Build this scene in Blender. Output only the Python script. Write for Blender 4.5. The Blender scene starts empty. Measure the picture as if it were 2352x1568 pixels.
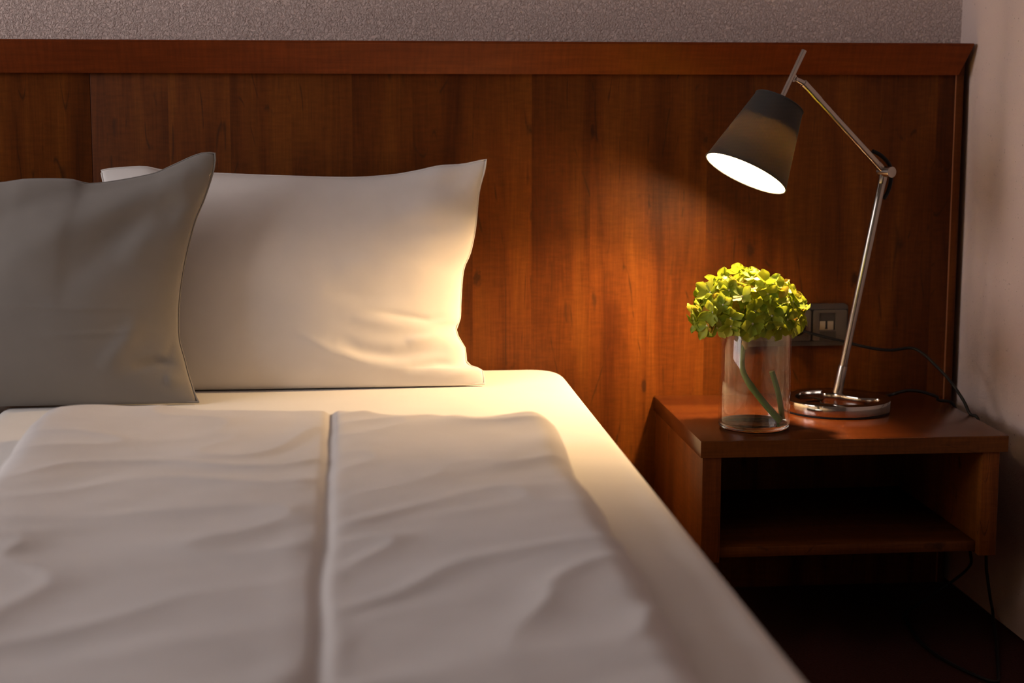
import bpy, bmesh, math, random
from mathutils import Vector, Matrix, noise

# ------------------------------------------------------------------ camera, light, exposure
scene = bpy.context.scene
COL = scene.collection
scene.view_settings.view_transform = 'Standard'
scene.view_settings.look = 'None'
scene.view_settings.gamma = 1.0
scene.view_settings.use_curve_mapping = False
scene.view_settings.exposure = 0.0
WINDOW_W = 61.0            # daylight through the window, watts
WINDOW_COL = (1.0, 0.95, 0.965)
BULB_W = 55.0              # the bulb's light, watts
BULB_GLOW = 40.0
BULB_COL = (1.0, 0.655, 0.325)

FPX, VX, VY, ROLL = 4039.0, 745.0, 175.0, 0.00236      # focal length and vanishing point in photo pixels
EYE = Vector((0.0, -3.48, 1.0517))
_d = Vector((VX - 1176, VY - 784, FPX)).normalized()    # world +Y seen from the camera (x right, y down, z ahead)
_x = Vector((math.cos(ROLL), math.sin(ROLL), 0)); _x = (_x - _d * _x.dot(_d)).normalized()
_z = _x.cross(_d)
if _z.y > 0: _z = -_z
RM = Matrix((_x, _d, _z))                               # camera axes -> world axes

def ray(px, py): return RM @ Vector((px - 1176, py - 784, FPX))
def at(px, py, X=None, Y=None, Z=None):
    """world point on the plane X=, Y= or Z= that the photo shows at this pixel"""
    r = ray(px, py)
    if X is not None: t = (X - EYE.x) / r.x
    elif Y is not None: t = (Y - EYE.y) / r.y
    else: t = (Z - EYE.z) / r.z
    return EYE + r * t

cam_d = bpy.data.cameras.new('camera'); cam = bpy.data.objects.new('camera', cam_d); COL.objects.link(cam)
cr, cd, cf = RM @ Vector((1, 0, 0)), RM @ Vector((0, 1, 0)), RM @ Vector((0, 0, 1))
cam.matrix_world = Matrix.Translation(EYE) @ Matrix((cr, -cd, -cf)).transposed().to_4x4()
cam_d.sensor_width = 36.0; cam_d.lens = FPX * 36.0 / 2352.0
cam_d.clip_start = 0.05
cam_d.dof.use_dof = True; cam_d.dof.focus_distance = 3.22; cam_d.dof.aperture_fstop = 2.6
scene.camera = cam

world = bpy.data.worlds.new('world'); scene.world = world; world.use_nodes = True
world.node_tree.nodes['Background'].inputs[0].default_value = (0.75, 0.8, 0.9, 1)
world.node_tree.nodes['Background'].inputs[1].default_value = 0.15

cy = scene.cycles               # light-path limits only
cy.max_bounces = 6; cy.diffuse_bounces = 3; cy.glossy_bounces = 3; cy.transmission_bounces = 6; cy.transparent_max_bounces = 10
cy.caustics_reflective = False; cy.caustics_refractive = False
cy.use_light_tree = False; cy.use_adaptive_sampling = True; cy.adaptive_threshold = 0.16

XL, YF, HC = -3.0, -4.6, 2.55        # left wall, wall behind the camera, ceiling height
XR, YB = 1.302, 0.06                 # right wall, back wall
WY0, WY1, WZ0, WZ1 = -2.4, -0.4, 0.95, 2.25
al = bpy.data.lights.new('window_daylight', 'AREA'); al.shape = 'RECTANGLE'
al.size = WZ1 - WZ0; al.size_y = WY1 - WY0; al.energy = WINDOW_W; al.color = WINDOW_COL
alo = bpy.data.objects.new('window_daylight', al); COL.objects.link(alo)
alo.location = (XL - 0.13, (WY0 + WY1) / 2, (WZ0 + WZ1) / 2); alo.rotation_euler = (0, math.radians(-90), 0)

# ------------------------------------------------------------------ materials
def nmat(name):
    m = bpy.data.materials.new(name); m.use_nodes = True
    nt = m.node_tree; b = nt.nodes['Principled BSDF']
    return m, nt, b
def N(nt, t, **kw):
    n = nt.nodes.new(t)
    for k, v in kw.items():
        if k in n.inputs: n.inputs[k].default_value = v
        else: setattr(n, k, v)
    return n
def L(nt, a, b): nt.links.new(a, b)
def ramp(nt, stops):
    r = nt.nodes.new('ShaderNodeValToRGB'); e = r.color_ramp.elements
    while len(e) < len(stops): e.new(0.5)
    for el, (p, c) in zip(e, stops): el.position = p; el.color = (*c, 1) if len(c) == 3 else c
    return r
def math_n(nt, op, a, b=None):
    n = nt.nodes.new('ShaderNodeMath'); n.operation = op
    for i, v in enumerate((a, b)):
        if v is None: continue
        if isinstance(v, (int, float)): n.inputs[i].default_value = v
        else: L(nt, v, n.inputs[i])
    return n.outputs[0]
def mixc(nt, fac, a, b, mode='MIX'):
    n = nt.nodes.new('ShaderNodeMix'); n.data_type = 'RGBA'; n.blend_type = mode
    for i, v in ((0, fac), (6, a), (7, b)):
        if isinstance(v, (int, float)): n.inputs[i].default_value = v
        elif isinstance(v, tuple): n.inputs[i].default_value = (*v, 1) if len(v) == 3 else v
        else: L(nt, v, n.inputs[i])
    return n.outputs[2]
def plain(name, col, rough=0.5, metal=0.0, **kw):
    m, nt, b = nmat(name)
    b.inputs['Base Color'].default_value = (*col, 1); b.inputs['Roughness'].default_value = rough
    b.inputs['Metallic'].default_value = metal
    for k, v in kw.items(): b.inputs[k.replace('_', ' ')].default_value = v
    return m
def bump(nt, b, h, strength, dist):
    n = N(nt, 'ShaderNodeBump'); n.inputs['Strength'].default_value = strength; n.inputs['Distance'].default_value = dist
    L(nt, h, n.inputs['Height']); L(nt, n.outputs[0], b.inputs['Normal'])

WOODK = (0.55, 0.56, 0.34)
def wood(name, along='z', strips=0.0, dark=(0.115, 0.026, 0.006), mid=(0.225, 0.058, 0.012), light=(0.33, 0.098, 0.02), rough=0.47, plain_grain=False, spec=0.14):
    m, nt, b = nmat(name)
    dark, mid, light = [tuple(c * k for c, k in zip(q, WOODK)) for q in (dark, mid, light)]
    tc = N(nt, 'ShaderNodeTexCoord'); sp = N(nt, 'ShaderNodeSeparateXYZ'); L(nt, tc.outputs['Object'], sp.inputs[0])
    ax = {'x': 0, 'y': 1, 'z': 2}[along]; ot = [i for i in range(3) if i != ax]
    acr, oth, alg = sp.outputs[ot[0]], sp.outputs[ot[1]], sp.outputs[ax]
    acr = math_n(nt, 'ADD', acr, oth)
    # strips of veneer, each with its own tone and its own shift along the grain
    if strips > 0:
        wob = N(nt, 'ShaderNodeTexWhiteNoise', noise_dimensions='1D')
        cell = math_n(nt, 'FLOOR', math_n(nt, 'DIVIDE', math_n(nt, 'ADD', acr, 0.031), strips))
        L(nt, cell, wob.inputs['W']); tone = wob.outputs['Value']
    else:
        tone = None
    def vec(sa, sl, off=None):
        c = N(nt, 'ShaderNodeCombineXYZ')
        L(nt, math_n(nt, 'MULTIPLY', acr, sa), c.inputs[0])
        a = math_n(nt, 'MULTIPLY', alg, sl)
        if tone is not None: a = math_n(nt, 'ADD', a, math_n(nt, 'MULTIPLY', tone, 17.0))
        L(nt, a, c.inputs[1]); return c.outputs[0]
    n1 = N(nt, 'ShaderNodeTexNoise', noise_dimensions='2D', Scale=1.0, Detail=5.0, Roughness=0.55, Distortion=0.6); L(nt, vec(14, 1.6), n1.inputs['Vector'])
    n2 = N(nt, 'ShaderNodeTexNoise', noise_dimensions='2D', Scale=1.0, Detail=4.0, Roughness=0.65); L(nt, vec(260, 9), n2.inputs['Vector'])
    n3 = N(nt, 'ShaderNodeTexNoise', noise_dimensions='2D', Scale=1.0, Detail=3.0, Roughness=0.6); L(nt, vec(30, 140), n3.inputs['Vector'])   # cross-grain tone variation
    cr_ = ramp(nt, [(0.25, dark), (0.5, mid), (0.75, light)]); L(nt, n1.outputs[0], cr_.inputs[0])
    col = cr_.outputs[0]
    col = mixc(nt, 0.30, col, ramp_out(nt, n2.outputs[0], [(0.3, (0.25, 0.25, 0.25)), (0.7, (0.75, 0.75, 0.75))]), 'OVERLAY')
    col = mixc(nt, 0.22, col, ramp_out(nt, n3.outputs[0], [(0.3, (0.25, 0.25, 0.25)), (0.7, (0.75, 0.75, 0.75))]), 'OVERLAY')
    if tone is not None:
        col = mixc(nt, 1.0, col, ramp_out(nt, tone, [(0.0, (0.76, 0.72, 0.70)), (1.0, (1.08, 1.06, 1.03))]), 'MULTIPLY')
    if not plain_grain:
        # thin dark flame lines: iso-lines of a soft field
        n4 = N(nt, 'ShaderNodeTexNoise', noise_dimensions='2D', Scale=1.0, Detail=2.0, Roughness=0.5, Distortion=0.3); L(nt, vec(6.5, 1.1), n4.inputs['Vector'])
        pp = math_n(nt, 'PINGPONG', math_n(nt, 'MULTIPLY', n4.outputs[0], 9.0), 0.5)
        ln = ramp_out(nt, pp, [(0.0, (1, 1, 1)), (0.05, (0, 0, 0))])
        n5 = N(nt, 'ShaderNodeTexNoise', noise_dimensions='2D', Scale=1.0, Detail=3.0); L(nt, vec(40, 12), n5.inputs['Vector'])
        brk = ramp_out(nt, n5.outputs[0], [(0.5, (0, 0, 0)), (0.62, (1, 1, 1))])
        col = mixc(nt, math_n(nt, 'MULTIPLY', math_n(nt, 'MULTIPLY', ln, brk), 0.75), col, (0.035, 0.012, 0.004))
        # sparse small knots
        vo = N(nt, 'ShaderNodeTexVoronoi', voronoi_dimensions='2D', Scale=1.0, feature='F1'); L(nt, vec(9.0, 4.2), vo.inputs['Vector'])
        nk = N(nt, 'ShaderNodeTexNoise', noise_dimensions='2D', Scale=1.0, Detail=3.0); L(nt, vec(90, 60), nk.inputs['Vector'])
        dk = math_n(nt, 'ADD', vo.outputs['Distance'], math_n(nt, 'MULTIPLY', nk.outputs[0], 0.12))
        sepk = N(nt, 'ShaderNodeSeparateColor'); L(nt, vo.outputs['Color'], sepk.inputs[0])
        sel = math_n(nt, 'GREATER_THAN', sepk.outputs[0], 0.72)
        kn = math_n(nt, 'MULTIPLY', ramp_out(nt, dk, [(0.09, (1, 1, 1)), (0.15, (0, 0, 0))]), sel)
        col = mixc(nt, math_n(nt, 'MULTIPLY', kn, 0.8), col, (0.03, 0.01, 0.004))
    L(nt, col, b.inputs['Base Color'])
    b.inputs['Roughness'].default_value = rough; b.inputs['Specular IOR Level'].default_value = spec
    return m
def ramp_out(nt, src, stops):
    r = ramp(nt, stops); L(nt, src, r.inputs[0]); return r.outputs[0]

def fabric(name, col, bstr=0.15, sheen=0.15, cloudy=0.05):
    m, nt, b = nmat(name)
    tc = N(nt, 'ShaderNodeTexCoord')
    n1 = N(nt, 'ShaderNodeTexNoise', Scale=9.0, Detail=3.0); L(nt, tc.outputs['Object'], n1.inputs['Vector'])
    lo = tuple(c * (1 - cloudy) for c in col); hi = tuple(min(1, c * (1 + cloudy)) for c in col)
    L(nt, ramp_out(nt, n1.outputs[0], [(0.3, lo), (0.7, hi)]), b.inputs['Base Color'])
    b.inputs['Roughness'].default_value = 0.85
    b.inputs['Sheen Weight'].default_value = sheen; b.inputs['Specular IOR Level'].default_value = 0.25
    n3 = N(nt, 'ShaderNodeTexNoise', Scale=60.0, Detail=1.0, Roughness=0.5); L(nt, tc.outputs['Object'], n3.inputs['Vector'])
    bump(nt, b, n3.outputs[0], bstr * 0.5, 0.002)
    return m

def plaster(name, col, scale, strength, dist, specks=0.0):
    m, nt, b = nmat(name)
    tc = N(nt, 'ShaderNodeTexCoord')
    n1 = N(nt, 'ShaderNodeTexNoise', Scale=scale, Detail=3.0, Roughness=0.62, Distortion=0.9); L(nt, tc.outputs['Object'], n1.inputs['Vector'])
    n0 = N(nt, 'ShaderNodeTexNoise', Scale=4.0, Detail=2.0); L(nt, tc.outputs['Object'], n0.inputs['Vector'])
    c = ramp_out(nt, n0.outputs[0], [(0.3, tuple(x * 0.94 for x in col)), (0.7, col)])
    if specks:
        n5 = N(nt, 'ShaderNodeTexNoise', Scale=170.0, Detail=2.0); L(nt, tc.outputs['Object'], n5.inputs['Vector'])
        sp = ramp_out(nt, n5.outputs[0], [(0.70, (0, 0, 0)), (0.74, (1, 1, 1))])
        c = mixc(nt, math_n(nt, 'MULTIPLY', sp, specks), c, (0.12, 0.06, 0.045))
    L(nt, c, b.inputs['Base Color'])
    b.inputs['Roughness'].default_value = 0.9; b.inputs['Specular IOR Level'].default_value = 0.2
    h = ramp_out(nt, n1.outputs[0], [(0.40, (0, 0, 0)), (0.68, (1, 1, 1))])
    bump(nt, b, h, strength, dist)
    return m

M_panel = wood('cherry_veneer_panel', 'z', strips=0.118)
M_rail = wood('cherry_rail', 'x', dark=(0.22, 0.040, 0.010), mid=(0.285, 0.054, 0.013), light=(0.34, 0.072, 0.017), plain_grain=True, rough=0.42)
M_edge = wood('cherry_edge', 'z', plain_grain=True, dark=(0.14, 0.034, 0.008), mid=(0.20, 0.05, 0.011), light=(0.27, 0.075, 0.016))
M_side = wood('cherry_side', 'z', dark=(0.17, 0.042, 0.009), mid=(0.25, 0.066, 0.014), light=(0.33, 0.09, 0.018))
M_top = wood('cherry_top', 'x', dark=(0.10, 0.021, 0.008), mid=(0.14, 0.032, 0.010), light=(0.19, 0.048, 0.013), rough=0.24, plain_grain=True, spec=0.4)
M_topedge = wood('cherry_front', 'x', dark=(0.10, 0.028, 0.008), mid=(0.19, 0.056, 0.015), light=(0.26, 0.08, 0.02))
M_line = plain('edge_band', (0.42, 0.16, 0.06), 0.4)
M_wall = plaster('rough_plaster', (0.88, 0.70, 0.635), 190.0, 1.0, 0.004)
M_wall2 = plaster('painted_render', (0.68, 0.52, 0.46), 210.0, 0.30, 0.0022, specks=0.55)
M_ceil = plain('ceiling_paint', (0.62, 0.56, 0.52), 0.9)
M_front = plain('unseen_dark_wall', (0.30, 0.23, 0.19), 0.85)  # unseen wall, made dark to cut the light bounced from the front
M_white = fabric('white_cotton', (0.74, 0.70, 0.67), 0.10)
M_sheet = fabric('sheet_cotton', (0.76, 0.73, 0.69), 0.05, cloudy=0.02)
M_duvet = fabric('duvet_cotton', (0.66, 0.625, 0.605), 0.14)
M_grey = fabric('grey_cotton', (0.225, 0.205, 0.185), 0.12)
M_nickel = plain('brushed_nickel', (0.44, 0.40, 0.365), 0.25, 1.0, Anisotropic=0.5)
M_steel = plain('polished_steel', (0.50, 0.46, 0.42), 0.12, 1.0)
M_black = plain('black_plastic', (0.007, 0.007, 0.008), 0.5, Specular_IOR_Level=0.2)
M_rubber = plain('black_rubber', (0.008, 0.008, 0.008), 0.7)
M_plate = plain('bronze_grey_plastic', (0.07, 0.056, 0.046), 0.38, 0.35)
M_insert = plain('taupe_plastic', (0.105, 0.085, 0.066), 0.36, 0.3)
M_recess = plain('jack_recess', (0.035, 0.028, 0.022), 0.5)
M_cream = plain('cream_plastic', (0.36, 0.30, 0.22), 0.45)
M_stem = plain('green_stem', (0.11, 0.16, 0.035), 0.5)
M_twig = plain('pale_twig', (0.30, 0.28, 0.10), 0.55)
M_collar = plain('dry_leaf_scar', (0.42, 0.27, 0.10), 0.7)
M_bead = plain('floret_bead', (0.62, 0.60, 0.42), 0.4)
M_wframe = plain('white_window_paint', (0.7, 0.7, 0.68), 0.4)

def carpet():
    m, nt, b = nmat('dark_carpet')
    tc = N(nt, 'ShaderNodeTexCoord'); n = N(nt, 'ShaderNodeTexNoise', Scale=260.0, Detail=3.0); L(nt, tc.outputs['Object'], n.inputs['Vector'])
    L(nt, ramp_out(nt, n.outputs[0], [(0.3, (0.022, 0.007, 0.006)), (0.7, (0.045, 0.014, 0.011))]), b.inputs['Base Color'])
    b.inputs['Roughness'].default_value = 0.95; b.inputs['Specular IOR Level'].default_value = 0.1
    bump(nt, b, n.outputs[0], 0.5, 0.004); return m
M_floor = carpet()

def shade_mat():
    m, nt, b = nmat('black_woven_shade')
    tc = N(nt, 'ShaderNodeTexCoord')
    w1 = N(nt, 'ShaderNodeTexWave', Scale=260.0, bands_direction='Z'); L(nt, tc.outputs['Object'], w1.inputs['Vector'])
    w2 = N(nt, 'ShaderNodeTexWave', Scale=260.0, bands_direction='X'); L(nt, tc.outputs['Object'], w2.inputs['Vector'])
    wv = math_n(nt, 'MULTIPLY', w1.outputs['Fac'], w2.outputs['Fac'])
    b.inputs['Base Color'].default_value = (0.022, 0.020, 0.018, 1); b.inputs['Roughness'].default_value = 0.75
    b.inputs['Sheen Weight'].default_value = 0.10; b.inputs['Sheen Roughness'].default_value = 0.35
    bump(nt, b, wv, 0.25, 0.0008)
    tr = N(nt, 'ShaderNodeBsdfTranslucent')
    tr.inputs[0].default_value = (0.85, 0.66, 0.34, 1)
    mx = N(nt, 'ShaderNodeMixShader'); L(nt, ramp_out(nt, wv, [(0.2, (0.02,) * 3), (0.8, (0.09,) * 3)]), mx.inputs[0])
    L(nt, b.outputs[0], mx.inputs[1]); L(nt, tr.outputs[0], mx.inputs[2])
    L(nt, mx.outputs[0], nt.nodes['Material Output'].inputs[0]); return m
M_shade = shade_mat()
def lining_mat():
    m, nt, b = nmat('white_shade_lining')
    b.inputs['Base Color'].default_value = (0.85, 0.82, 0.76, 1); b.inputs['Roughness'].default_value = 0.8
    tr = N(nt, 'ShaderNodeBsdfTranslucent'); tr.inputs[0].default_value = (0.9, 0.85, 0.75, 1)
    mx = N(nt, 'ShaderNodeMixShader'); mx.inputs[0].default_value = 0.3
    L(nt, b.outputs[0], mx.inputs[1]); L(nt, tr.outputs[0], mx.inputs[2])
    L(nt, mx.outputs[0], nt.nodes['Material Output'].inputs[0]); return m
M_lining = lining_mat()
def bulb_mat():
    m, nt, b = nmat('lit_bulb')
    b.inputs['Base Color'].default_value = (0, 0, 0, 1)
    b.inputs['Emission Color'].default_value = (*BULB_COL, 1); b.inputs['Emission Strength'].default_value = BULB_GLOW; m.cycles.emission_sampling = 'NONE'
    return m
M_bulb = bulb_mat()
def thin_glass():
    m, nt, b = nmat('clear_vase_glass')
    nt.nodes.remove(b)
    fw = N(nt, 'ShaderNodeLayerWeight', Blend=0.5)
    fac = math_n(nt, 'ADD', math_n(nt, 'MULTIPLY', math_n(nt, 'POWER', fw.outputs['Facing'], 4.0), 0.85), 0.032)
    tp = N(nt, 'ShaderNodeBsdfTransparent'); tp.inputs[0].default_value = (0.97, 0.975, 0.965, 1)
    gl = N(nt, 'ShaderNodeBsdfGlossy', Roughness=0.02); gl.inputs[0].default_value = (1, 1, 1, 1)
    mx = N(nt, 'ShaderNodeMixShader'); L(nt, fac, mx.inputs[0]); L(nt, tp.outputs[0], mx.inputs[1]); L(nt, gl.outputs[0], mx.inputs[2])
    L(nt, mx.outputs[0], nt.nodes['Material Output'].inputs[0]); return m
M_glass = thin_glass()
M_base_glass = plain('vase_base_glass', (0.86, 0.93, 0.88), 0.0, 0.0, Transmission_Weight=1.0, IOR=1.5)
def petal_mat():
    m, nt, b = nmat('hydrangea_petal')
    oi = N(nt, 'ShaderNodeObjectInfo'); tc = N(nt, 'ShaderNodeTexCoord')
    n = N(nt, 'ShaderNodeTexNoise', Scale=70.0, Detail=2.0); L(nt, tc.outputs['Object'], n.inputs['Vector'])
    c = ramp_out(nt, oi.outputs['Random'], [(0.0, (0.15, 0.24, 0.010)), (0.45, (0.23, 0.31, 0.015)), (0.88, (0.36, 0.39, 0.030)), (0.96, (0.46, 0.22, 0.03))])
    c = mixc(nt, ramp_out(nt, n.outputs[0], [(0.45, (0, 0, 0)), (0.8, (0.4, 0.4, 0.4))]), c, (0.36, 0.38, 0.05))
    L(nt, c, b.inputs['Base Color']); b.inputs['Roughness'].default_value = 0.5; b.inputs['Specular IOR Level'].default_value = 0.3
    tr = N(nt, 'ShaderNodeBsdfTranslucent'); L(nt, mixc(nt, 0.25, c, (0.5, 0.5, 0.03)), tr.inputs[0])
    mx = N(nt, 'ShaderNodeMixShader'); mx.inputs[0].default_value = 0.25
    L(nt, b.outputs[0], mx.inputs[1]); L(nt, tr.outputs[0], mx.inputs[2])
    L(nt, mx.outputs[0], nt.nodes['Material Output'].inputs[0]); return m
M_petal = petal_mat()

# ------------------------------------------------------------------ object helpers
def tag(o, label=None, cat=None, group=None, kind=None):
    if label: o['label'] = label
    if cat: o['category'] = cat
    if group: o['group'] = group
    if kind: o['kind'] = kind
    return o
def thing(name, loc, label, cat, group=None):
    o = bpy.data.objects.new(name, None); o.empty_display_size = 0.05; COL.objects.link(o); o.location = loc
    return tag(o, label, cat, group)
def base(o):
    """world offset of an object (no rotations are used on parents)"""
    v = Vector((0, 0, 0))
    while o is not None: v += Vector(o.location); o = o.parent
    return v
def link(name, me, mat, parent=None, smooth=None, loc=None):
    """mesh given in world coordinates becomes an object with its origin at loc (or its parent's origin)"""
    o = bpy.data.objects.new(name, me); COL.objects.link(o)
    me.materials.append(mat)
    pb = base(parent)
    org = Vector(loc) if loc is not None else pb
    me.transform(Matrix.Translation(-org))
    o.location = org - pb
    if parent is not None: o.parent = parent
    if smooth is True:
        for p in me.polygons: p.use_smooth = True
    elif isinstance(smooth, (int, float)) and smooth is not False:
        for p in me.polygons: p.use_smooth = True
        me.set_sharp_from_angle(angle=math.radians(smooth))
    return o
def mesh_from(bm, name='mesh'):
    bm.normal_update(); me = bpy.data.meshes.new(name); bm.to_mesh(me); bm.free(); return me
def box_me(a, b, bev=0.0, seg=2):
    bm = bmesh.new()
    bmesh.ops.create_cube(bm, size=1.0)
    a, b = Vector(a), Vector(b)
    for v in bm.verts: v.co = Vector(((a[i] + b[i]) / 2 + v.co[i] * (b[i] - a[i])) for i in range(3))
    if bev > 0: bmesh.ops.bevel(bm, geom=bm.edges[:], offset=bev, segments=seg, profile=0.5, affect='EDGES', clamp_overlap=True)
    return mesh_from(bm)
def box(name, a, b, mat, parent=None, bev=0.0, seg=2, loc=None):
    return link(name, box_me(a, b, bev, seg), mat, parent, smooth=35 if bev else None, loc=loc)
def frame_of(d):
    d = d.normalized(); u = d.orthogonal().normalized(); return u, d.cross(u), d
def tube_me(pts, rad, seg=16, caps=True):
    """tube along a polyline; rad is a number or a list"""
    pts = [Vector(p) for p in pts]; n = len(pts)
    rs = rad if isinstance(rad, (list, tuple)) else [rad] * n
    bm = bmesh.new(); rings = []; u = None
    for i, p in enumerate(pts):
        t = (pts[min(i + 1, n - 1)] - pts[max(i - 1, 0)]).normalized()
        if u is None: u = t.orthogonal().normalized()
        else: u = (u - t * u.dot(t)).normalized()
        w = t.cross(u)
        rings.append([bm.verts.new(p + (u * math.cos(2 * math.pi * k / seg) + w * math.sin(2 * math.pi * k / seg)) * rs[i]) for k in range(seg)])
    for a, b in zip(rings, rings[1:]):
        for k in range(seg): bm.faces.new((a[k], a[(k + 1) % seg], b[(k + 1) % seg], b[k]))
    if caps: bm.faces.new(rings[0][::-1]); bm.faces.new(rings[-1])
    return mesh_from(bm)
def tube(name, pts, rad, mat, parent=None, seg=16, caps=True, sharp=40):
    return link(name, tube_me(pts, rad, seg, caps), mat, parent, smooth=sharp)
def smooth_path(pts, per=8, closed=False):
    """Catmull-Rom through the points"""
    pts = [Vector(p) for p in pts]; n = len(pts); out = []
    rng = range(n) if closed else range(n - 1)
    for i in rng:
        if closed: p0, p1, p2, p3 = pts[(i - 1) % n], pts[i], pts[(i + 1) % n], pts[(i + 2) % n]
        else: p0, p1, p2, p3 = pts[max(i - 1, 0)], pts[i], pts[i + 1], pts[min(i + 2, n - 1)]
        for k in range(per):
            t = k / per
            out.append(0.5 * ((2 * p1) + (p2 - p0) * t + (2 * p0 - 5 * p1 + 4 * p2 - p3) * t * t + (3 * p1 - p0 - 3 * p2 + p3) * t ** 3))
    if not closed: out.append(pts[-1])
    return out
def lathe_me(profile, axis_p, axis_d, seg=64, closed=False):
    u, w, d = frame_of(Vector(axis_d)); axis_p = Vector(axis_p)
    bm = bmesh.new(); rings = []
    for r, h in profile:
        c = axis_p + d * h
        if r < 1e-6: rings.append([bm.verts.new(c)])
        else: rings.append([bm.verts.new(c + (u * math.cos(2 * math.pi * k / seg) + w * math.sin(2 * math.pi * k / seg)) * r) for k in range(seg)])
    pairs = list(zip(rings, rings[1:])) + ([(rings[-1], rings[0])] if closed else [])
    for a, b in pairs:
        for k in range(seg):
            k2 = (k + 1) % seg
            if len(a) == 1 and len(b) == 1: continue
            if len(a) == 1: bm.faces.new((a[0], b[k2], b[k]))
            elif len(b) == 1: bm.faces.new((a[k], a[k2], b[0]))
            else: bm.faces.new((a[k], a[k2], b[k2], b[k]))
    bmesh.ops.recalc_face_normals(bm, faces=bm.faces)
    return mesh_from(bm)
def prism_me(poly, h0, h1, hole=None, bev=0.0, seg=2):
    """vertical prism over an XY polygon, with one optional hole"""
    bm = bmesh.new(); loops = [poly] + ([hole] if hole else []); es = []
    for lp in loops:
        vs = [bm.verts.new((p[0], p[1], h0)) for p in lp]
        es += [bm.edges.new((vs[i], vs[(i + 1) % len(vs)])) for i in range(len(vs))]
    bmesh.ops.triangle_fill(bm, edges=es, use_beauty=True)
    r = bmesh.ops.extrude_face_region(bm, geom=bm.faces[:])
    for v in [g for g in r['geom'] if isinstance(g, bmesh.types.BMVert)]: v.co.z = h1
    bmesh.ops.recalc_face_normals(bm, faces=bm.faces)
    if bev:
        ed = [e for e in bm.edges if len(e.link_faces) == 2 and e.calc_face_angle(0) > 1.2 and abs(e.verts[0].co.z - e.verts[1].co.z) < 1e-6]
        bmesh.ops.bevel(bm, geom=ed, offset=bev, segments=seg, profile=0.5, affect='EDGES', clamp_overlap=True)
    return mesh_from(bm)
def grid_closed_me(top, bot):
    """closed mesh from two grids of points that share their border"""
    ny, nx = len(top), len(top[0]); bm = bmesh.new()
    T = [[bm.verts.new(p) for p in row] for row in top]
    B = [[T[j][i] if i in (0, nx - 1) or j in (0, ny - 1) else bm.verts.new(bot[j][i]) for i in range(nx)] for j in range(ny)]
    for j in range(ny - 1):
        for i in range(nx - 1):
            bm.faces.new((T[j][i], T[j][i + 1], T[j + 1][i + 1], T[j + 1][i]))
            q = (B[j][i], B[j + 1][i], B[j + 1][i + 1], B[j][i + 1])
            if len(set(q)) == 4 and bm.faces.get(q) is None: bm.faces.new(q)
    bmesh.ops.recalc_face_normals(bm, faces=bm.faces)
    return mesh_from(bm)

# ------------------------------------------------------------------ the room
def struct(o): o['kind'] = 'structure'; return o
struct(box('floor', (XL - .1, YF - .1, -.05), (XR + .1, YB + .1, 0), M_floor))
struct(box('ceiling', (XL - .1, YF - .1, HC), (XR + .1, YB + .1, HC + .05), M_ceil))
struct(box('wall_back', (XL - .1, YB, 0), (XR + .1, YB + .1, HC), M_wall))
struct(box('wall_front', (XL - .1, YF - .1, 0), (XR + .1, YF, HC), M_front))
def wall_right():
    # hand-rendered wall, not quite flat: soft vertical swells and a rounded inner corner
    bm = bmesh.new(); ys = [YB + .02 - .012 * i for i in range(150)] + [-2.2, -3.2, YF - .1]; zs = [HC * k / 60 for k in range(61)]
    rows = []
    for y in ys:
        row = []
        for z in zs:
            s = 0.0045 * math.sin((y + 0.075) * 2 * math.pi / 0.19 + 0.6 * math.sin(z * 2.1)) * min(1, max(0, (-y - 0.0) / 0.08)) * math.exp(-max(0, -y - .5) * 2) * min(1, z / .6)
            s += 0.002 * noise.noise(Vector((0.3, y * 5, z * 2.5)))
            row.append(bm.verts.new((XR - s - 0.002, y, z)))
        rows.append(row)
    for a, b in zip(rows, rows[1:]):
        for k in range(60): bm.faces.new((a[k], a[k + 1], b[k + 1], b[k]))
    r = bmesh.ops.extrude_face_region(bm, geom=bm.faces[:])
    for v in [g for g in r['geom'] if isinstance(g, bmesh.types.BMVert)]: v.co.x = XR + .1
    bmesh.ops.recalc_face_normals(bm, faces=bm.faces)
    struct(link('wall_right', mesh_from(bm), M_wall2, smooth=50))
wall_right()
def wall_left():
    bm = bmesh.new()
    def bx(a, b):
        m = box_me(a, b); bm.from_mesh(m); bpy.data.meshes.remove(m)
    bx((XL - .1, YF - .1, 0), (XL, WY0, HC)); bx((XL - .1, WY1, 0), (XL, YB + .1, HC))
    bx((XL - .1, WY0, 0), (XL, WY1, WZ0)); bx((XL - .1, WY0, WZ1), (XL, WY1, HC))
    struct(link('wall_left', mesh_from(bm), M_ceil))
    w = bpy.data.objects.new('window_1', None); COL.objects.link(w); w.location = (XL - .05, WY0, WZ0); struct(w)
    f = 0.05
    for a, b in (((XL - .08, WY0, WZ0), (XL - .03, WY1, WZ0 + f)), ((XL - .08, WY0, WZ1 - f), (XL - .03, WY1, WZ1)),
                 ((XL - .08, WY0, WZ0), (XL - .03, WY0 + f, WZ1)), ((XL - .08, WY1 - f, WZ0), (XL - .03, WY1, WZ1)),
                 ((XL - .08, (WY0 + WY1) / 2 - f / 2, WZ0), (XL - .03, (WY0 + WY1) / 2 + f / 2, WZ1))):
        box('window_frame', a, b, M_wframe, w)
    box('window_sill', (XL - .03, WY0 - .05, WZ0 - .03), (XL + .15, WY1 + .05, WZ0), M_wframe, w, bev=.004)
wall_left()

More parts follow.
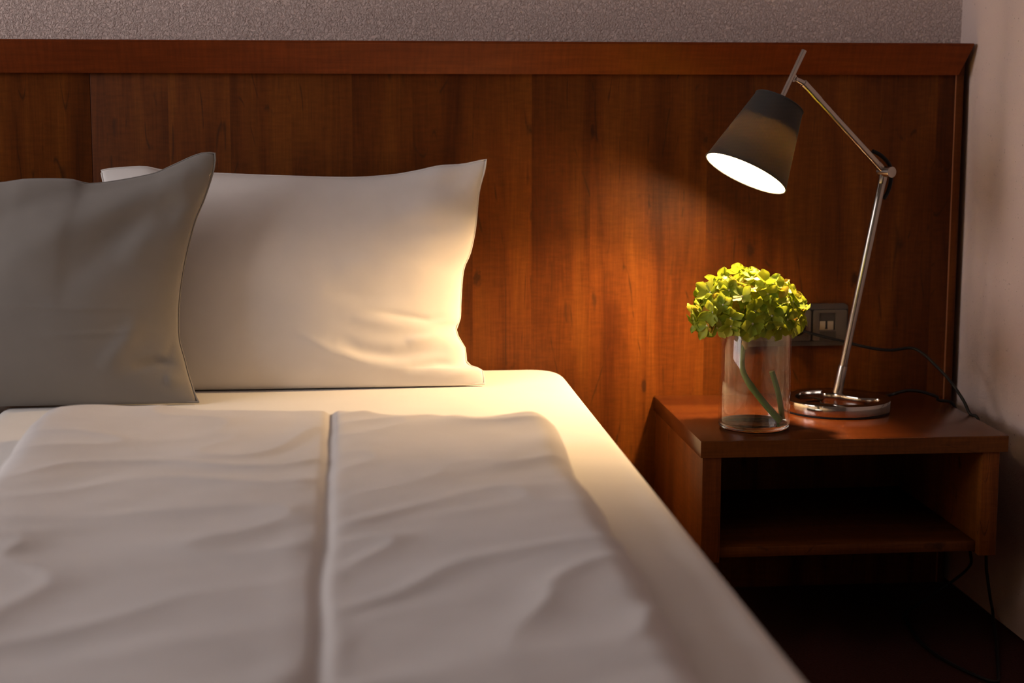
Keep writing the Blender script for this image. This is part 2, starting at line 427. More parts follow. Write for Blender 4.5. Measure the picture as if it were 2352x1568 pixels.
# ------------------------------------------------------------------ headboard
HB_R = 1.286
hb = thing('headboard', (0.3, 0.02, 0), 'tall cherry wood panelled headboard with an overhanging top rail', 'headboard')
zr0 = at(1100, 170, Y=-.012).z; zr1 = at(1100, 98, Y=-.045).z
SEAM = at(210, 300, Y=0).x
box('panel', (-2.35, 0.0, 0.0), (SEAM - .0003, .045, zr0 + .03), M_panel, hb, bev=.0012)
box('panel', (SEAM + .0003, 0.0, 0.0), (1.2690, .045, zr0 + .03), M_panel, hb, bev=.0012)
box('edge_strip', (1.2705, -.001, 0.0), (HB_R, .045, zr0 + .03), M_edge, hb, bev=.0008)
box('joint_strip', (1.2688, -.0012, 0.0), (1.2707, .03, zr0 + .01), M_line, hb)
def rail():
    bm = bmesh.new()
    sec = [(-.012, zr0), (-.045, zr1), (-.043, zr1 + .003), (.055, zr1 + .003), (.055, zr0)]
    prev = None
    for xl in (0, 1):
        ring = []
        for y, z in sec:
            t = (z - zr0) / (zr1 - zr0)
            x = -2.36 if xl == 0 else 1.271 + .018 * t
            ring.append(bm.verts.new((x, y, z)))
        bm.faces.new(ring if xl else ring[::-1])
        if prev:
            for k in range(len(sec)): bm.faces.new((prev[k], ring[k], ring[(k + 1) % 5], prev[(k + 1) % 5]))
        prev = ring
    bmesh.ops.recalc_face_normals(bm, faces=bm.faces)
    bmesh.ops.bevel(bm, geom=bm.edges[:], offset=.0012, segments=2, affect='EDGES')
    link('rail', mesh_from(bm), M_rail, hb, smooth=35)
rail()

# ------------------------------------------------------------------ bed
ZM = at(1180, 846, Y=-.02).z       # top of the mattress, about 0.47 m
BX0, BX1 = -0.585, 0.472
bf = thing('bed_frame', (BX0, -1.0, 0), 'low wooden bed frame under the two mattresses', 'bed frame')
for x0, x1 in ((-1.66, -1.635), (0.445, 0.47)): box('side_rail', (x0, -2.03, .10), (x1, -.01, .2445), M_side, bf, bev=.003)
box('foot_rail', (-1.635, -2.03, .10), (.445, -2.005, .2445), M_topedge, bf, bev=.003)
box('deck', (-1.635, -2.005, .225), (.445, -.01, .245), M_side, bf)
for x in (-1.63, .36):
    for y in (-2.0, -.12): box('leg', (x, y, 0), (x + .07, y + .07, .225), M_side, bf, bev=.003)

def mattress(x0, x1, label):
    y0, y1, z0, z1, rc, rt = -2.02, -.008, .2455, ZM, .075, .034
    # rounded-rectangle rings stacked into a soft-edged block, centre filled as a grid
    def ring(inset, z):
        pts = []; r = max(rc - inset, .012)
        for cx, cy, a0 in ((x1 - inset - r, y1 - inset - r, 0), (x0 + inset + r, y1 - inset - r, 90), (x0 + inset + r, y0 + inset + r, 180), (x1 - inset - r, y0 + inset + r, 270)):
            for k in range(9):
                a = math.radians(a0 + k * 90 / 8); pts.append(Vector((cx + r * math.cos(a), cy + r * math.sin(a), z)))
        return pts
    bm = bmesh.new(); rings = []
    prof = [(.02, z0), (.004, z0 + .012), (0, z0 + .03), (0, z1 - rt)]
    prof += [(rt * (1 - math.cos(math.radians(a))), z1 - rt + rt * math.sin(math.radians(a))) for a in range(10, 91, 10)]
    prof += [(.06, z1 + .0005), (.12, z1 + .001)]
    for ins, z in prof: rings.append([bm.verts.new(p) for p in ring(ins, z)])
    n = len(rings[0])
    for a, b in zip(rings, rings[1:]):
        for k in range(n): bm.faces.new((a[k], a[(k + 1) % n], b[(k + 1) % n], b[k]))
    bm.faces.new(rings[-1]); bm.faces.new(rings[0][::-1])
    o = link('mattress', mesh_from(bm), M_sheet, smooth=50, loc=((x0 + x1) / 2, -1, z0))
    tag(o, label, 'mattress')
mattress(BX0, BX1, 'mattress in a smooth white fitted sheet beside the nightstand, under the duvet')
mattress(BX0 - .012 - 1.055, BX0 - .012, 'neighbouring mattress in a pale sheet, a sliver at the left edge of the photo')

def seg_dist(p, poly):
    """distance to a polyline and the position along it, 0..1"""
    best, where, run = 1e9, 0, 0; n = len(poly) - 1
    for k, ((x0, y0), (x1, y1)) in enumerate(zip(poly, poly[1:])):
        dx, dy = x1 - x0, y1 - y0; t = max(0, min(1, ((p[0] - x0) * dx + (p[1] - y0) * dy) / (dx * dx + dy * dy)))
        d = math.hypot(p[0] - x0 - t * dx, p[1] - y0 - t * dy)
        if d < best: best, where = d, (k + t) / n
    return best, where

def duvet():
    nx, ny = 210, 260
    head = [at(px, py, Z=ZM + .05) for px, py in ((60, 946), (100, 940), (300, 932), (500, 935), (740, 941), (950, 955), (1100, 965), (1160, 963), (1240, 957), (1290, 957))]
    def ytop(x):
        for p, q in zip(head, head[1:]):
            if x <= q.x or q is head[-1]:
                t = max(0, min(1, (x - p.x) / (q.x - p.x))); t = t * t * (3 - 2 * t)
                return p.y + (q.y - p.y) * t + .022
    top, bot = [], []
    for j in range(ny):
        v = j / (ny - 1); rt, rb = [], []
        for i in range(nx):
            u = i / (nx - 1)
            xl = -.468 + .008 * noise.noise(Vector((1.7, v * 7, 0))); xr = .356 - .012 * v + .010 * noise.noise(Vector((5.1, v * 6, 0)))
            x = xl + (xr - xl) * u
            yt = ytop(x); y = yt + (-2.06 - yt) * v
            ds = [x - xl, xr - x, yt - y, y + 2.06]; r = .05
            q = math.sqrt(sum(max(0, 1 - d / r) ** 2 for d in ds)); q = min(q, 1)
            prof = math.sqrt(max(0, 1 - q ** 2.2))
            h = .046 + .008 * noise.noise(Vector((x * 2.2, y * 2.0, 3.1)))
            h += .010 * math.exp(-((x - .30) / .05) ** 2 - ((y + .80) / .06) ** 2)         # plump corner
            h += .006 * math.exp(-((x + .40) / .07) ** 2)
            # shallow creases running off the centre fold, slanting towards the foot on the left and the head on the right
            wx = x + .03 * noise.noise(Vector((x * 6, y * 6, 1.0))); wy = y + .08 * noise.noise(Vector((x * 4, y * 4, 5.0)))
            cre = 0
            for sgn, ang in ((-1, .58), (1, .66)):
                g = max(0, min(1, .5 + sgn * x / .06)); g = g * g * (3 - 2 * g)
                sx = wx * math.cos(ang) + wy * math.sin(ang); sy = -wx * math.sin(ang) + wy * math.cos(ang)
                c1 = noise.noise(Vector((sx * 3.4, sy * 8 + 3 * sgn, 2.0 * sgn))); c2 = noise.noise(Vector((sx * 5, sy * 20, 7.0)))
                amp = .5 + .5 * noise.noise(Vector((x * 3.2, y * 3.2, 21.0)))
                cre += g * (.0115 * max(0, 1 - abs(c1) * 2.2) ** 2 * amp + 0.0015 * c2)
            s = x - (.004 - .020 * v + .005 * noise.noise(Vector((0, y * 4.5, 11))))
            h += cre * (1 - .8 * math.exp(-(s / .022) ** 2))
            h += -.0065 * math.exp(-(s / .0070) ** 2) + .0010 * math.exp(-((s - .016) / .011) ** 2) + .001 * math.exp(-((s + .03) / .02) ** 2)
            border = i in (0, nx - 1) or j in (0, ny - 1)
            rt.append(Vector((x, y, ZM + .004 + (0 if border else h * prof))))
            rb.append(Vector((x, y, ZM + .004)))
        top.append(rt); bot.append(rb)
    o = link('duvet', grid_closed_me(top, bot), M_duvet, smooth=True, loc=(-.05, -1.3, ZM))
    tag(o, 'white duvet with a pressed centre fold lying over the bed', 'duvet')
duvet()

def resample(pl, n):
    ds = [0]
    for a, b in zip(pl, pl[1:]): ds.append(ds[-1] + math.hypot(b[0] - a[0], b[1] - a[1]))
    out = []; k = 0
    for i in range(n):
        s = ds[-1] * i / (n - 1)
        while k < len(ds) - 2 and ds[k + 1] < s: k += 1
        t = (s - ds[k]) / max(1e-9, ds[k + 1] - ds[k]); out.append((pl[k][0] + (pl[k + 1][0] - pl[k][0]) * t, pl[k][1] + (pl[k + 1][1] - pl[k][1]) * t))
    return out
def pillow(name, top_e, right_e, bot_e, left_e, yb, yt, front, back, creases, mat, label, seed, nx=150, ny=110, fold=.75):
    T = resample([tuple(p)[:2] for p in smooth_path([Vector((*p, 0)) for p in top_e], 6)], nx)
    B = resample([tuple(p)[:2] for p in smooth_path([Vector((*p, 0)) for p in bot_e], 6)], nx)
    Rr = resample([tuple(p)[:2] for p in smooth_path([Vector((*p, 0)) for p in right_e], 6)], ny)
    Lf = resample([tuple(p)[:2] for p in smooth_path([Vector((*p, 0)) for p in left_e], 6)], ny)
    mid, pxs = [], []
    for j in range(ny):
        v = j / (ny - 1); rm, rp = [], []
        for i in range(nx):
            u = i / (nx - 1)
            q = [(1 - v) * T[i][k] + v * B[i][k] + (1 - u) * Lf[j][k] + u * Rr[j][k]
                 - ((1 - u) * (1 - v) * T[0][k] + u * (1 - v) * T[-1][k] + (1 - u) * v * B[0][k] + u * v * B[-1][k]) for k in (0, 1)]
            y = yt + (yb - yt) * v
            rm.append(at(q[0], q[1], Y=y)); rp.append(q)
        mid.append(rm); pxs.append(rp)
    c = mid[ny // 2][nx // 2]
    nrm = (mid[0][nx // 2] - mid[-1][nx // 2]).cross(mid[ny // 2][-1] - mid[ny // 2][0]).normalized()
    if nrm.y > 0: nrm = -nrm
    ft, bk = [], []
    for j in range(ny):
        v = 2 * j / (ny - 1) - 1; rf, rb = [], []
        for i in range(nx):
            u = 2 * i / (nx - 1) - 1
            w = (max(0, 1 - u * u) ** .62) * (max(0, 1 - v * v) ** .58)
            q = pxs[j][i]; p = mid[j][i]
            d = front * w
            fade = min(1, 8 * min(1 - abs(u), 1 - abs(v)))
            d += .006 * w * noise.noise(Vector((p.x * 6 + seed, p.z * 6, seed)))
            for poly, wd, amp in creases:
                ds, along = seg_dist(q, poly)
                if ds < 3 * wd: d += fold * amp * math.exp(-(ds / wd) ** 2) * fade * math.sin(math.pi * min(.98, max(.02, along))) ** .8 * 1.15
            f = p + nrm * d; b = p - nrm * back * w
            f.z = max(f.z, ZM + .004); b.z = max(b.z, ZM + .004); b.y = min(b.y, -.006)
            rf.append(f); rb.append(b)
        ft.append(rf); bk.append(rb)
    o = link(name, grid_closed_me(ft, bk), mat, smooth=True, loc=(c.x, c.y, ZM))
    # stitched seam round the edge
    edge = [ft[0][i] for i in range(0, nx, 3)] + [ft[j][-1] for j in range(0, ny, 3)] + [ft[-1][i] for i in range(nx - 1, -1, -3)] + [ft[j][0] for j in range(ny - 1, -1, -3)]
    for p in edge: p.z = max(p.z, ZM + .006)
    tube('edge_seam', [p for k, p in enumerate(edge) if k == 0 or (p - edge[k - 1]).length > 1e-4], .0017, mat, o, seg=6)
    tag(o, label, 'pillow')

pillow('pillow',
       [(232, 392), (250, 388), (330, 383), (380, 392), (490, 398), (640, 404), (800, 408), (900, 402), (960, 392), (1010, 381), (1060, 378), (1117, 366)],
       [(1117, 366), (1112, 395), (1100, 440), (1092, 520), (1080, 580), (1064, 620), (1058, 690), (1056, 735), (1047, 752), (1053, 775), (1068, 800), (1071, 830), (1085, 842), (1108, 850), (1113, 887)],
       [(250, 908), (455, 904), (700, 903), (900, 897), (1060, 891), (1113, 887)],
       [(232, 392), (238, 420), (262, 520), (275, 650), (268, 800), (250, 908)],
       -.225, -.055, .075, .05,
       [([(850, 733), (930, 742), (985, 746), (1040, 728)], 7, -.0045), ([(800, 752), (900, 762), (1010, 762)], 14, .005),
        ([(770, 795), (830, 822), (900, 828), (1000, 812), (1050, 800)], 15, -.006), ([(690, 790), (760, 826), (850, 845), (950, 846)], 14, .005),
        ([(760, 640), (850, 622), (960, 640), (1040, 650)], 22, .0045), ([(740, 690), (830, 702), (950, 690)], 20, -.004),
        ([(880, 545), (1000, 532), (1080, 525)], 22, -.005), ([(900, 500), (1010, 478), (1085, 460)], 26, .004),
        ([(960, 440), (1050, 420), (1105, 395)], 22, -.003), ([(930, 858), (1000, 842), (1062, 842)], 9, -.004), ([(1000, 876), (1060, 862), (1095, 855)], 8, .003),
        ([(930, 800), (960, 790), (1040, 775)], 9, .004)],
       M_white, 'white pillow propped against the headboard nearest the lamp', 2.0)
pillow('pillow',
       [(-440, 372), (-330, 395), (-150, 428), (0, 420), (60, 412), (160, 412), (215, 422), (340, 402), (390, 383), (440, 360), (470, 351), (494, 352)],
       [(494, 352), (492, 385), (470, 455), (447, 512), (427, 590), (415, 660), (410, 720), (412, 780), (424, 825), (433, 860), (446, 900), (458, 932)],
       [(-440, 952), (0, 941), (300, 934), (458, 932)],
       [(-440, 372), (-405, 520), (-370, 690), (-390, 850), (-440, 952)],
       -.365, -.205, .085, .03,
       [([(0, 725), (180, 735), (400, 718)], 5, .0016), ([(80, 797), (250, 784), (380, 768)], 5, .0014),
        ([(-60, 560), (90, 480), (220, 435), (350, 405)], 34, -.007), ([(0, 650), (200, 530), (360, 450), (460, 390)], 40, .008), ([(120, 720), (270, 570), (390, 490), (440, 470)], 38, -.007),
        ([(305, 855), (360, 838), (420, 838)], 11, -.007), ([(240, 870), (300, 800), (330, 740)], 22, .005), ([(380, 880), (425, 868)], 14, .004),
        ([(395, 720), (406, 760), (396, 800), (386, 832)], 7, -.005), ([(300, 640), (330, 560), (380, 500)], 30, .004)],
       M_grey, 'grey pillow leaning in front of the white one at the left', 9.0, fold=1.15)

# ------------------------------------------------------------------ nightstand
ZT = at(1498, 908, Y=0).z
NX0, NX1, NY = 0.659, 1.227, -.460
ns = thing('nightstand', ((NX0 + NX1) / 2, -.2, at(2285, 1275, Y=NY + .003).z), 'wall-hung cherry wood nightstand with an open shelf', 'nightstand')
zb = at(2285, 1275, Y=NY + .003).z
tt = box('top', (NX0, NY, ZT - .0305), (NX1, -.001, ZT), M_top, ns, bev=.0012)
box('front_edge', (NX0, NY - .0012, ZT - .0300), (NX1, NY + .0002, ZT - .0006), M_topedge, tt)
for x0, x1 in ((NX0 + .004, .6975), (1.181, 1.2135)):
    box('side_panel', (x0, NY + .003, zb), (x1, -.001, ZT - .0307), M_side, ns, bev=.001)
zs1 = at(1655, 1257, Y=NY + .02).z
box('shelf', (.6977, NY + .02, zs1 - .019), (1.1808, -.001, zs1), M_topedge, ns, bev=.001)

# ------------------------------------------------------------------ wall socket
sk = thing('wall_socket', (.93, 0, at(1810, 790, Y=0).z), 'triple bronze-grey wall socket plate on the headboard behind the flowers', 'socket')
sx1 = at(1947, 745, Y=-.01).x; sx0 = sx1 - .232; sz1 = at(1930, 697, Y=-.01).z; sz0 = at(1930, 792, Y=-.004).z
def rrect(x0, x1, z0, z1, r, n=6):
    pts = []
    for cx, cz, a0 in ((x1 - r, z1 - r, 0), (x0 + r, z1 - r, 90), (x0 + r, z0 + r, 180), (x1 - r, z0 + r, 270)):
        for k in range(n + 1):
            a = math.radians(a0 + 90 * k / n); pts.append((cx + r * math.cos(a), cz + r * math.sin(a)))
    return pts
def plate(name, poly, y_front, y_back, mat, parent, bev=.0, hole=None):
    me = prism_me([(p[0], p[1]) for p in poly], 0, y_back - y_front, hole=[(p[0], p[1]) for p in hole] if hole else None, bev=bev)
    # prism stands along +Z: lay it so that its cap faces -Y
    me.transform(Matrix(((1, 0, 0, 0), (0, 0, -1, y_back), (0, 1, 0, 0), (0, 0, 0, 1))))
    return link(name, me, mat, parent, smooth=30)
pf = plate('frame', rrect(sx0, sx1, sz0, sz1, .009), -.0105, 0.0, M_plate, sk, bev=.003)
iw, ihz0, ihz1 = .0705, sz0 + .011, sz1 - .0125
ix1 = sx1 - .003
for k in range(3):
    a, b = ix1 - (k + 1) * (iw + .0045) + .0045, ix1 - k * (iw + .0045)
    box('gap', (a - .0022, -.0112, ihz0 - .0012), (b + .0022, -.0103, ihz1 + .0012), M_rubber, pf)
    if k == 0:
        rx0, rx1, rz0, rz1 = at(1882, 740, Y=-.014).x, at(1919, 740, Y=-.014).x, at(1900, 758, Y=-.014).z, at(1900, 719, Y=-.014).z
        ins = plate('insert', rrect(a, b, ihz0, ihz1, .004), -.0145, -.0112, M_insert, sk, bev=.0008, hole=rrect(rx0, rx1, rz0, rz1, .0015))
        box('jack_recess', (rx0, -.0122, rz0), (rx1, -.0113, rz1), M_recess, ins)
        j = box('jack_face', (rx0 + .0006, -.0138, rz0 + .0005), (rx1 - .004, -.0118, rz0 + .0185), M_cream, ins, bev=.0003)
        xm = (rx0 + rx1) / 2 - .002
        box('jack_slot', (xm - .0021, -.0142, rz0 + .003), (xm + .0021, -.0137, rz0 + .0188), M_rubber, ins)
        box('jack_slot_foot', (xm - .0028, -.0143, rz0 + .0025), (xm + .0028, -.0137, rz0 + .0045), M_rubber, ins)
        box('label_window', (rx0 + .001, -.0150, ihz0 + .001), (rx1 + .001, -.0144, rz0 - .002), M_recess, ins)
    elif k == 1:
        plate('insert', rrect(a, b, ihz0, ihz1, .004), -.0145, -.0112, M_insert, sk, bev=.0008)
        PLUG = Vector(((a + b) / 2, -.0145, (ihz0 + ihz1) / 2))
    else:
        ins = plate('insert', rrect(a, b, ihz0, ihz1, .004), -.0145, -.0112, M_insert, sk, bev=.0008)
        plate('rocker', rrect(a + .008, b - .008, ihz0 + .008, ihz1 - .008, .002), -.0165, -.0144, M_insert, ins, bev=.0008)

# ------------------------------------------------------------------ desk lamp
BCX, BCY, BR = at(1920, 938, Y=-.185).x, -.185, .1055
lamp = thing('desk_lamp', (BCX, BCY, ZT), 'brushed nickel desk lamp with a tilted black shade, switched on', 'lamp')
circ = lambda r, n=96: [(BCX + r * math.cos(2 * math.pi * k / n), BCY + r * math.sin(2 * math.pi * k / n)) for k in range(n)]
hole_n = [(-.06, .74), (-.3, .72), (-.52, .58), (-.69, .3), (-.75, 0), (-.69, -.33), (-.5, -.58), (-.2, -.74), (.1, -.77), (.4, -.69), (.62, -.5), (.74, -.28), (.64, -.17), (.42, -.1), (.2, .13), (.09, .30), (-.03, .38), (-.12, .45), (-.12, .62)]
hole = [(BCX + p.x * BR, BCY + p.y * BR) for p in smooth_path([Vector((x, y, 0)) for x, y in hole_n], 5, closed=True)]
ZB0, ZB1 = ZT + .0042, ZT + .0245
lb = link('base', prism_me(circ(BR), ZB0, ZB1, hole=hole, bev=.0009), M_steel, lamp, smooth=40)
link('foot_pad', prism_me(circ(BR * .975), ZT + .0004, ZB0, hole=[(BCX + (x - BCX) * 1.03, BCY + (y - BCY) * 1.03) for x, y in hole]), M_rubber, lb, smooth=40)
YS = BCY + BR * .50
S0 = at(1923, 912, Y=YS); S0.z = ZB1 - .001
YJ, YH = -.155, -.212
J = at(2031, 394, Y=YJ)
sd = (J - S0)
link('stem_sleeve', tube_me([S0, S0 + sd * .12, S0 + sd * .125], [.0100, .0092, .0088], 24), M_nickel, lamp, smooth=40)
link('stem', tube_me([S0 + sd * .12, S0 + sd * .99], [.0078, .0078], 24), M_nickel, lamp, smooth=40)
link('collar', tube_me([S0 + sd * .948, S0 + sd * .95, S0 + sd * .992], [.0079, .0083, .0083], 24), M_nickel, lamp, smooth=40)
H = at(1845, 190, Y=YH)
ad = H - J
link('arm', tube_me([J + ad * .03, J + ad * .995], [.0070, .0070], 24), M_nickel, lamp, smooth=40)
link('collar', tube_me([J + ad * .05, J + ad * .09, J + ad * .091], [.0075, .0075, .0070], 24), M_nickel, lamp, smooth=40)
link('collar', tube_me([J + ad * .81, J + ad * .811, J + ad * .997], [.0071, .0076, .0076], 24), M_nickel, lamp, smooth=40)
jx = (Vector((.38, -.92, .0))).normalized()
link('joint_knuckle', tube_me([J - jx * .012, J - jx * .0115, J + jx * .022, J + jx * .0228, J + jx * .023], [.0095, .0105, .0108, .0105, .0098], 32), M_nickel, lamp, smooth=30)
# cable loop bridging the elbow
tube('elbow_cable', smooth_path([at(2004, 347, Y=YJ + .008), at(2022, 356, Y=YJ + .012), at(2040, 374, Y=YJ + .014), at(2047, 395, Y=YJ + .015), at(2045, 420, Y=YJ + .014), at(2039, 440, Y=YJ + .010), at(2030, 456, Y=YJ + .006)], 8), .0040, M_black, lamp, seg=10)
# shade
A = RM @ Vector((-.43, .885, -.10)); A.normalize()
ct = at(1790, 236, Y=-.225)
LS, R1, R2 = .149, .0479, .0812
u_, w_, _ = frame_of(A)
link('shade', lathe_me([(R1, 0), (R2, LS), (R2 - .0016, LS), (R1 - .0016, 0)], ct, A, 96, closed=True), M_shade, lamp, smooth=30)
link('shade_lining', lathe_me([(R1 - .0022, .002), (R2 - .0022, LS - .001)], ct, A, 96), M_lining, lamp, smooth=True)
link('shade_top', lathe_me([(.0, .0030), (R1 - .0018, .0030), (R1 - .0018, .0045), (.0, .0045)], ct, A, 64), M_lining, lamp, smooth=30)
for a0, rr in ((0.0, R1 - .0002), (LS, R2 - .0002)):
    ringp = [ct + A * a0 + (u_ * math.cos(2 * math.pi * k / 72) + w_ * math.sin(2 * math.pi * k / 72)) * rr for k in range(73)]
    link('shade_trim', tube_me(ringp, .0016, 8, caps=False), M_shade, lamp, smooth=True)
rod_top = at(1852, 124, Y=-.195); rd = (rod_top - (ct - A * 0.0)); 
link('shade_rod', tube_me([ct + A * .03, ct - A * (rd.length)], [.0053, .0053], 24), M_nickel, lamp, smooth=30)
sockb = ct + A * .03
link('bulb_holder', tube_me([ct + A * .006, ct + A * .040, ct + A * .0555, ct + A * .0585], [.016, .018, .042, .042], 24), M_lining, lamp, smooth=30)  # holder widened into a cup to keep light off the upper shade
bm = bmesh.new(); bmesh.ops.create_icosphere(bm, subdivisions=2, radius=.021)
for v in bm.verts: v.co = v.co + ct + A * .068
link('bulb', mesh_from(bm), M_bulb, lamp, smooth=True)
pl = bpy.data.lights.new('bulb_light', 'POINT'); pl.energy = BULB_W; pl.color = BULB_COL; pl.shadow_soft_size = .0225; pl.use_soft_falloff = False
plo = bpy.data.objects.new('bulb_light', pl); COL.objects.link(plo); plo.parent = lamp; plo.location = ct + A * .068 - base(lamp)
HG = ct - A * ((at(1832, 186, Y=-.212) - ct).dot(-A))
hl = (H - HG)
side = jx
link('hinge_lug', tube_me([HG + hl.normalized() * .003 - side * .003, HG + hl.normalized() * .003 + side * .003], [.0075, .0075], 20), M_nickel, lamp, smooth=30)
link('hinge_pin', tube_me([HG + hl * .45 - side * .0045, HG + hl * .45 + side * .0045], [.0032, .0032], 14), M_steel, lamp, smooth=30)
link('hinge_clevis', tube_me([HG + hl * .35, H - ad.normalized() * .002], [.0045, .0058], 14), M_nickel, lamp, smooth=30)
# one cord: base -> over the right edge -> floor -> back up over the edge -> socket
zc = ZT + .0035
cord = [at(2036, 909, Z=ZT + .008), at(2052, 905, Y=-.16), at(2080, 897, Y=-.155), at(2110, 898, Y=-.16), at(2150, 910, Y=-.165), Vector((1.20, -.165, zc + .008)), Vector((1.2335, -.168, ZT - .004)),
        Vector((1.252, -.17, .30)), Vector((1.247, -.175, .19)), at(2229, 1270, Y=-.19), at(2216, 1312, Y=-.195), Vector((1.165, -.205, .02)), Vector((1.12, -.25, .0045)), Vector((1.10, -.45, .0045)),
        Vector((1.15, -.62, .0045)), Vector((1.19, -.55, .0045)), at(2281, 1412, Z=.012), at(2274, 1370, Y=-.345), at(2268, 1325, Y=-.335), at(2265, 1285, Y=-.33), Vector((1.246, -.31, .30)), Vector((1.238, -.285, ZT - .01)),
        at(2228, 950, Y=-.262), at(2212, 918, Y=-.235), at(2180, 872, Y=-.19), at(2140, 830, Y=-.14), at(2120, 812, Y=-.115), at(2093, 799, Y=-.095), at(2045, 804, Y=-.085), at(1990, 797, Y=-.075), at(1930, 782, Y=-.063), at(1880, 770, Y=-.058),
        at(1845, 760, Y=-.054), PLUG + Vector((.012, -.035, 0))]
cd_ = tube('power_cord', smooth_path(cord, 10), .0030, M_black, lamp, seg=10)
pb_ = link('plug', lathe_me([(0, 0), (.019, 0), (.0195, .012), (.016, .030), (.006, .040), (0, .040)], PLUG + Vector((0, -.0002, 0)), (0, -1, 0), 32), M_black, lamp, smooth=40)

# ------------------------------------------------------------------ vase and hydrangea
VR = .0655; VYc = -.345
VC = Vector((at(1733, 900, Y=VYc).x, VYc, ZT))
vase = thing('glass_vase', VC, 'clear glass cylinder vase at the front of the nightstand', 'vase')
VH = .205
link('wall', lathe_me([(VR - .004, .0105), (VR, .012), (VR, VH - .002), (VR - .0012, VH), (VR - .0026, VH - .001), (VR - .0032, .0125)], VC, (0, 0, 1), 96, closed=True), M_glass, vase, smooth=50)
link('thick_base', lathe_me([(0, .0006), (VR - .006, .0006), (VR - .0015, .0035), (VR, .008), (VR - .0005, .0122), (VR - .0045, .0118), (VR - .012, .0095), (0, .009)], VC, (0, 0, 1), 96), M_base_glass, vase, smooth=50)

HC_ = at(1716, 716, Y=VYc)
hy = thing('hydrangea', VC + Vector((.03, 0, .012)), 'single green-yellow hydrangea bloom standing in the glass vase', 'flower')
stem_pts = smooth_path([at(1711, 782, Y=VYc + .004), at(1705, 815, Y=VYc + .004), at(1706, 850, Y=VYc + .003), at(1722, 882, Y=VYc), at(1755, 925, Y=VYc - .004), at(1792, 966, Y=VYc - .006)], 8)
st = tube('stem', stem_pts, [.0044 + .0022 * (k / (len(stem_pts) - 1)) + .0008 * math.exp(-((k - 25) / 2.0) ** 2) for k in range(len(stem_pts))], M_stem, hy, seg=14)
K = stem_pts[0]
link('stem_collar', tube_me([K + Vector((0, 0, -.016)), K + Vector((0, 0, -.006)), K + Vector((.001, 0, .003))], [.0048, .0062, .0050], 12), M_collar, hy, smooth=True)
rnd = random.Random(7)
def petal_bm(bm, ang, ln, wd, cup, curl, mat_=None):
    """one cupped obovate petal lying outwards from the origin, face up"""
    nu, nv = 5, 3; rows = []
    prof = [.24, .60, .90, 1.0, .90, .52]
    for i in range(nu + 1):
        t = i / nu; r = []
        for k in range(-nv + 1, nv):
            s = k / (nv - 1)
            x = .0015 + ln * t * (1 - .24 * s * s * t * t); y = wd * .5 * prof[i] * s
            z = cup * ln * t * t + curl * wd * s * s * prof[i] - .25 * cup * ln * max(0, t - .7)
            r.append(bm.verts.new((x * math.cos(ang) - y * math.sin(ang), x * math.sin(ang) + y * math.cos(ang), z)))
        rows.append(r)
    for a, b in zip(rows, rows[1:]):
        for k in range(len(a) - 1): bm.faces.new((a[k], a[k + 1], b[k + 1], b[k]))
PET = []
for k in range(7):
    bm = bmesh.new(); petal_bm(bm, 0, rnd.uniform(.021, .0265), rnd.uniform(.017, .022), rnd.uniform(.05, .55), rnd.uniform(.05, .28))
    me = mesh_from(bm, 'petal'); me.materials.append(M_petal)
    for p in me.polygons: p.use_smooth = True
    PET.append(me)
bm = bmesh.new(); bmesh.ops.create_icosphere(bm, subdivisions=1, radius=.0026); BEAD = mesh_from(bm, 'floret'); BEAD.materials.append(M_bead)
for p in BEAD.polygons: p.use_smooth = True
FULL = []
for k in range(5):
    bm = bmesh.new(); n = 4 + k % 2
    for q in range(n): petal_bm(bm, 2 * math.pi * q / n + rnd.uniform(-.15, .15), rnd.uniform(.021, .026), rnd.uniform(.018, .022), rnd.uniform(.05, .5), rnd.uniform(.05, .25))
    me = mesh_from(bm, 'floret'); me.materials.append(M_petal)
    for p in me.polygons: p.use_smooth = True
    FULL.append(me)
dirs = []
NF = 92
for i in range(NF):
    zz = 1 - 1.50 * (i + .5) / NF
    ph = i * 2.399963 + rnd.uniform(-.15, .15); r = math.sqrt(max(0, 1 - zz * zz)); dirs.append(Vector((r * math.cos(ph), r * math.sin(ph), zz)))
front = 0
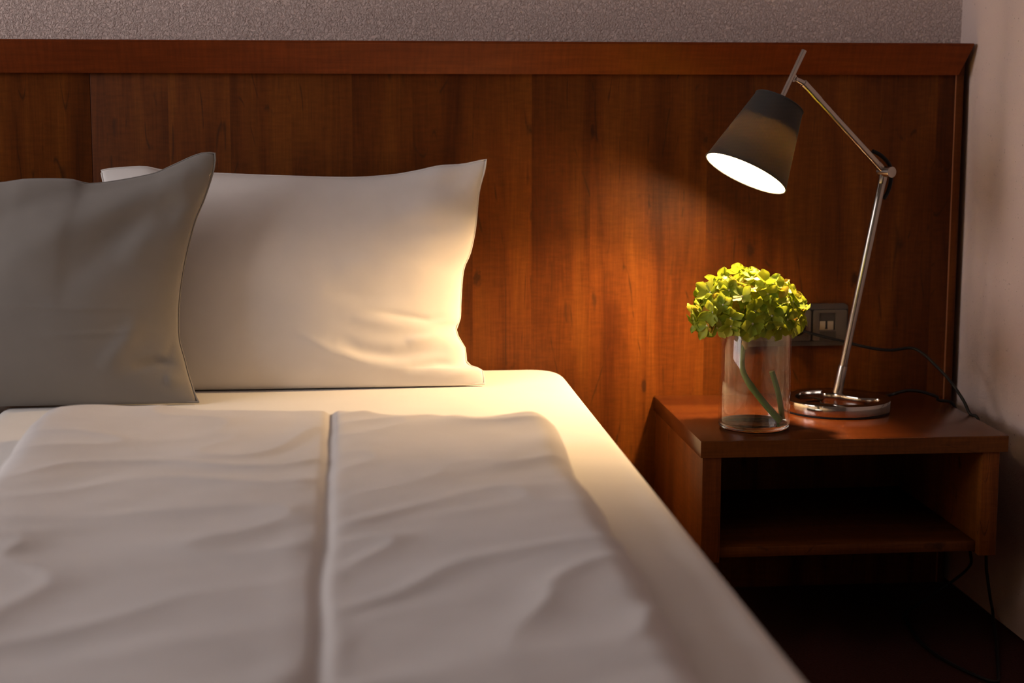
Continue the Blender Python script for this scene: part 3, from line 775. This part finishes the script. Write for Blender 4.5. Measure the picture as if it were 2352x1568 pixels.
for d in dirs:
    sh = rnd.uniform(.86, 1.04)
    rz = .070 if d.z > 0 else .058
    pos = HC_ + Vector((d.x * .099, d.y * .094, d.z * rz)) * sh
    nrm = Vector((d.x / .094, d.y / .09, d.z / rz)).normalized()
    nrm = (nrm + Vector((rnd.uniform(-.3, .3), rnd.uniform(-.3, .3), rnd.uniform(-.2, .3)))).normalized()
    rot = nrm.to_track_quat('Z', 'Y') @ Matrix.Rotation(rnd.uniform(0, 6.28), 3, 'Z').to_quaternion()
    size = rnd.uniform(.90, 1.12)
    seen = d.y < .12 or d.z > .75
    if seen and front < 60:
        front += 1
        fl = bpy.data.objects.new('floret', BEAD); COL.objects.link(fl); fl.parent = hy
        fl.location = pos - base(hy); fl.rotation_mode = 'QUATERNION'; fl.rotation_quaternion = rot; fl.scale = (size,) * 3
        n = 5 if rnd.random() < .55 else 4
        for q in range(n):
            pt = bpy.data.objects.new('petal', rnd.choice(PET)); COL.objects.link(pt); pt.parent = fl
            pt.rotation_euler = (rnd.uniform(-.22, .22), rnd.uniform(-.35, .1), 2 * math.pi * q / n + rnd.uniform(-.14, .14)); pt.location = (0, 0, .0002 * q)
    else:
        fl = bpy.data.objects.new('floret', rnd.choice(FULL)); COL.objects.link(fl); fl.parent = hy
        fl.location = pos - base(hy); fl.rotation_mode = 'QUATERNION'; fl.rotation_quaternion = rot; fl.scale = (size,) * 3
for k in range(46):                                   # added inner florets that fill the dome to block lamplight
    zz = 1 - 1.35 * (k + .5) / 46; ph = k * 2.399963 + 1.1; r = math.sqrt(max(0, 1 - zz * zz)); d = Vector((r * math.cos(ph), r * math.sin(ph), zz))
    fl = bpy.data.objects.new('floret', rnd.choice(FULL)); COL.objects.link(fl); fl.parent = hy
    fl.location = HC_ + Vector((d.x * .070, d.y * .067, d.z * .050)) - base(hy); fl.rotation_mode = 'QUATERNION'
    fl.rotation_quaternion = (d + Vector((rnd.uniform(-.3, .3), rnd.uniform(-.3, .3), .1))).to_track_quat('Z', 'Y')
# branching stalks under the head
for k in range(11):
    a = 2 * math.pi * k / 11 + rnd.uniform(-.2, .2); rr = rnd.uniform(.035, .062)
    tip = HC_ + Vector((rr * math.cos(a), rr * math.sin(a), rnd.uniform(-.015, .01)))
    midp = K + (tip - K) * .5 + Vector((.010 * math.cos(a), .010 * math.sin(a), -.004))
    tube('stalk', smooth_path([K + Vector((0, 0, -.002)), midp, tip], 6), [.0021] * 13, M_twig, hy, seg=8)
# a cut-off piece of stem leaning beside it
c0, c1 = at(1773, 853, Y=VYc + .012), at(1797, 962, Y=VYc + .004)
cl = thing('stem_cutting', c1, 'short cut-off green stem leaning inside the glass vase', 'stem')
link('stalk', tube_me(smooth_path([c0, c0.lerp(c1, .5) + Vector((.003, 0, 0)), c1], 6), [.0052] * 13, 14), M_stem, cl, smooth=40)
link('cut_end', tube_me([c0 + (c0 - c1).normalized() * -.0004, c0 + (c0 - c1).normalized() * .0012], [.0050, .0046], 14), M_twig, cl, smooth=40)
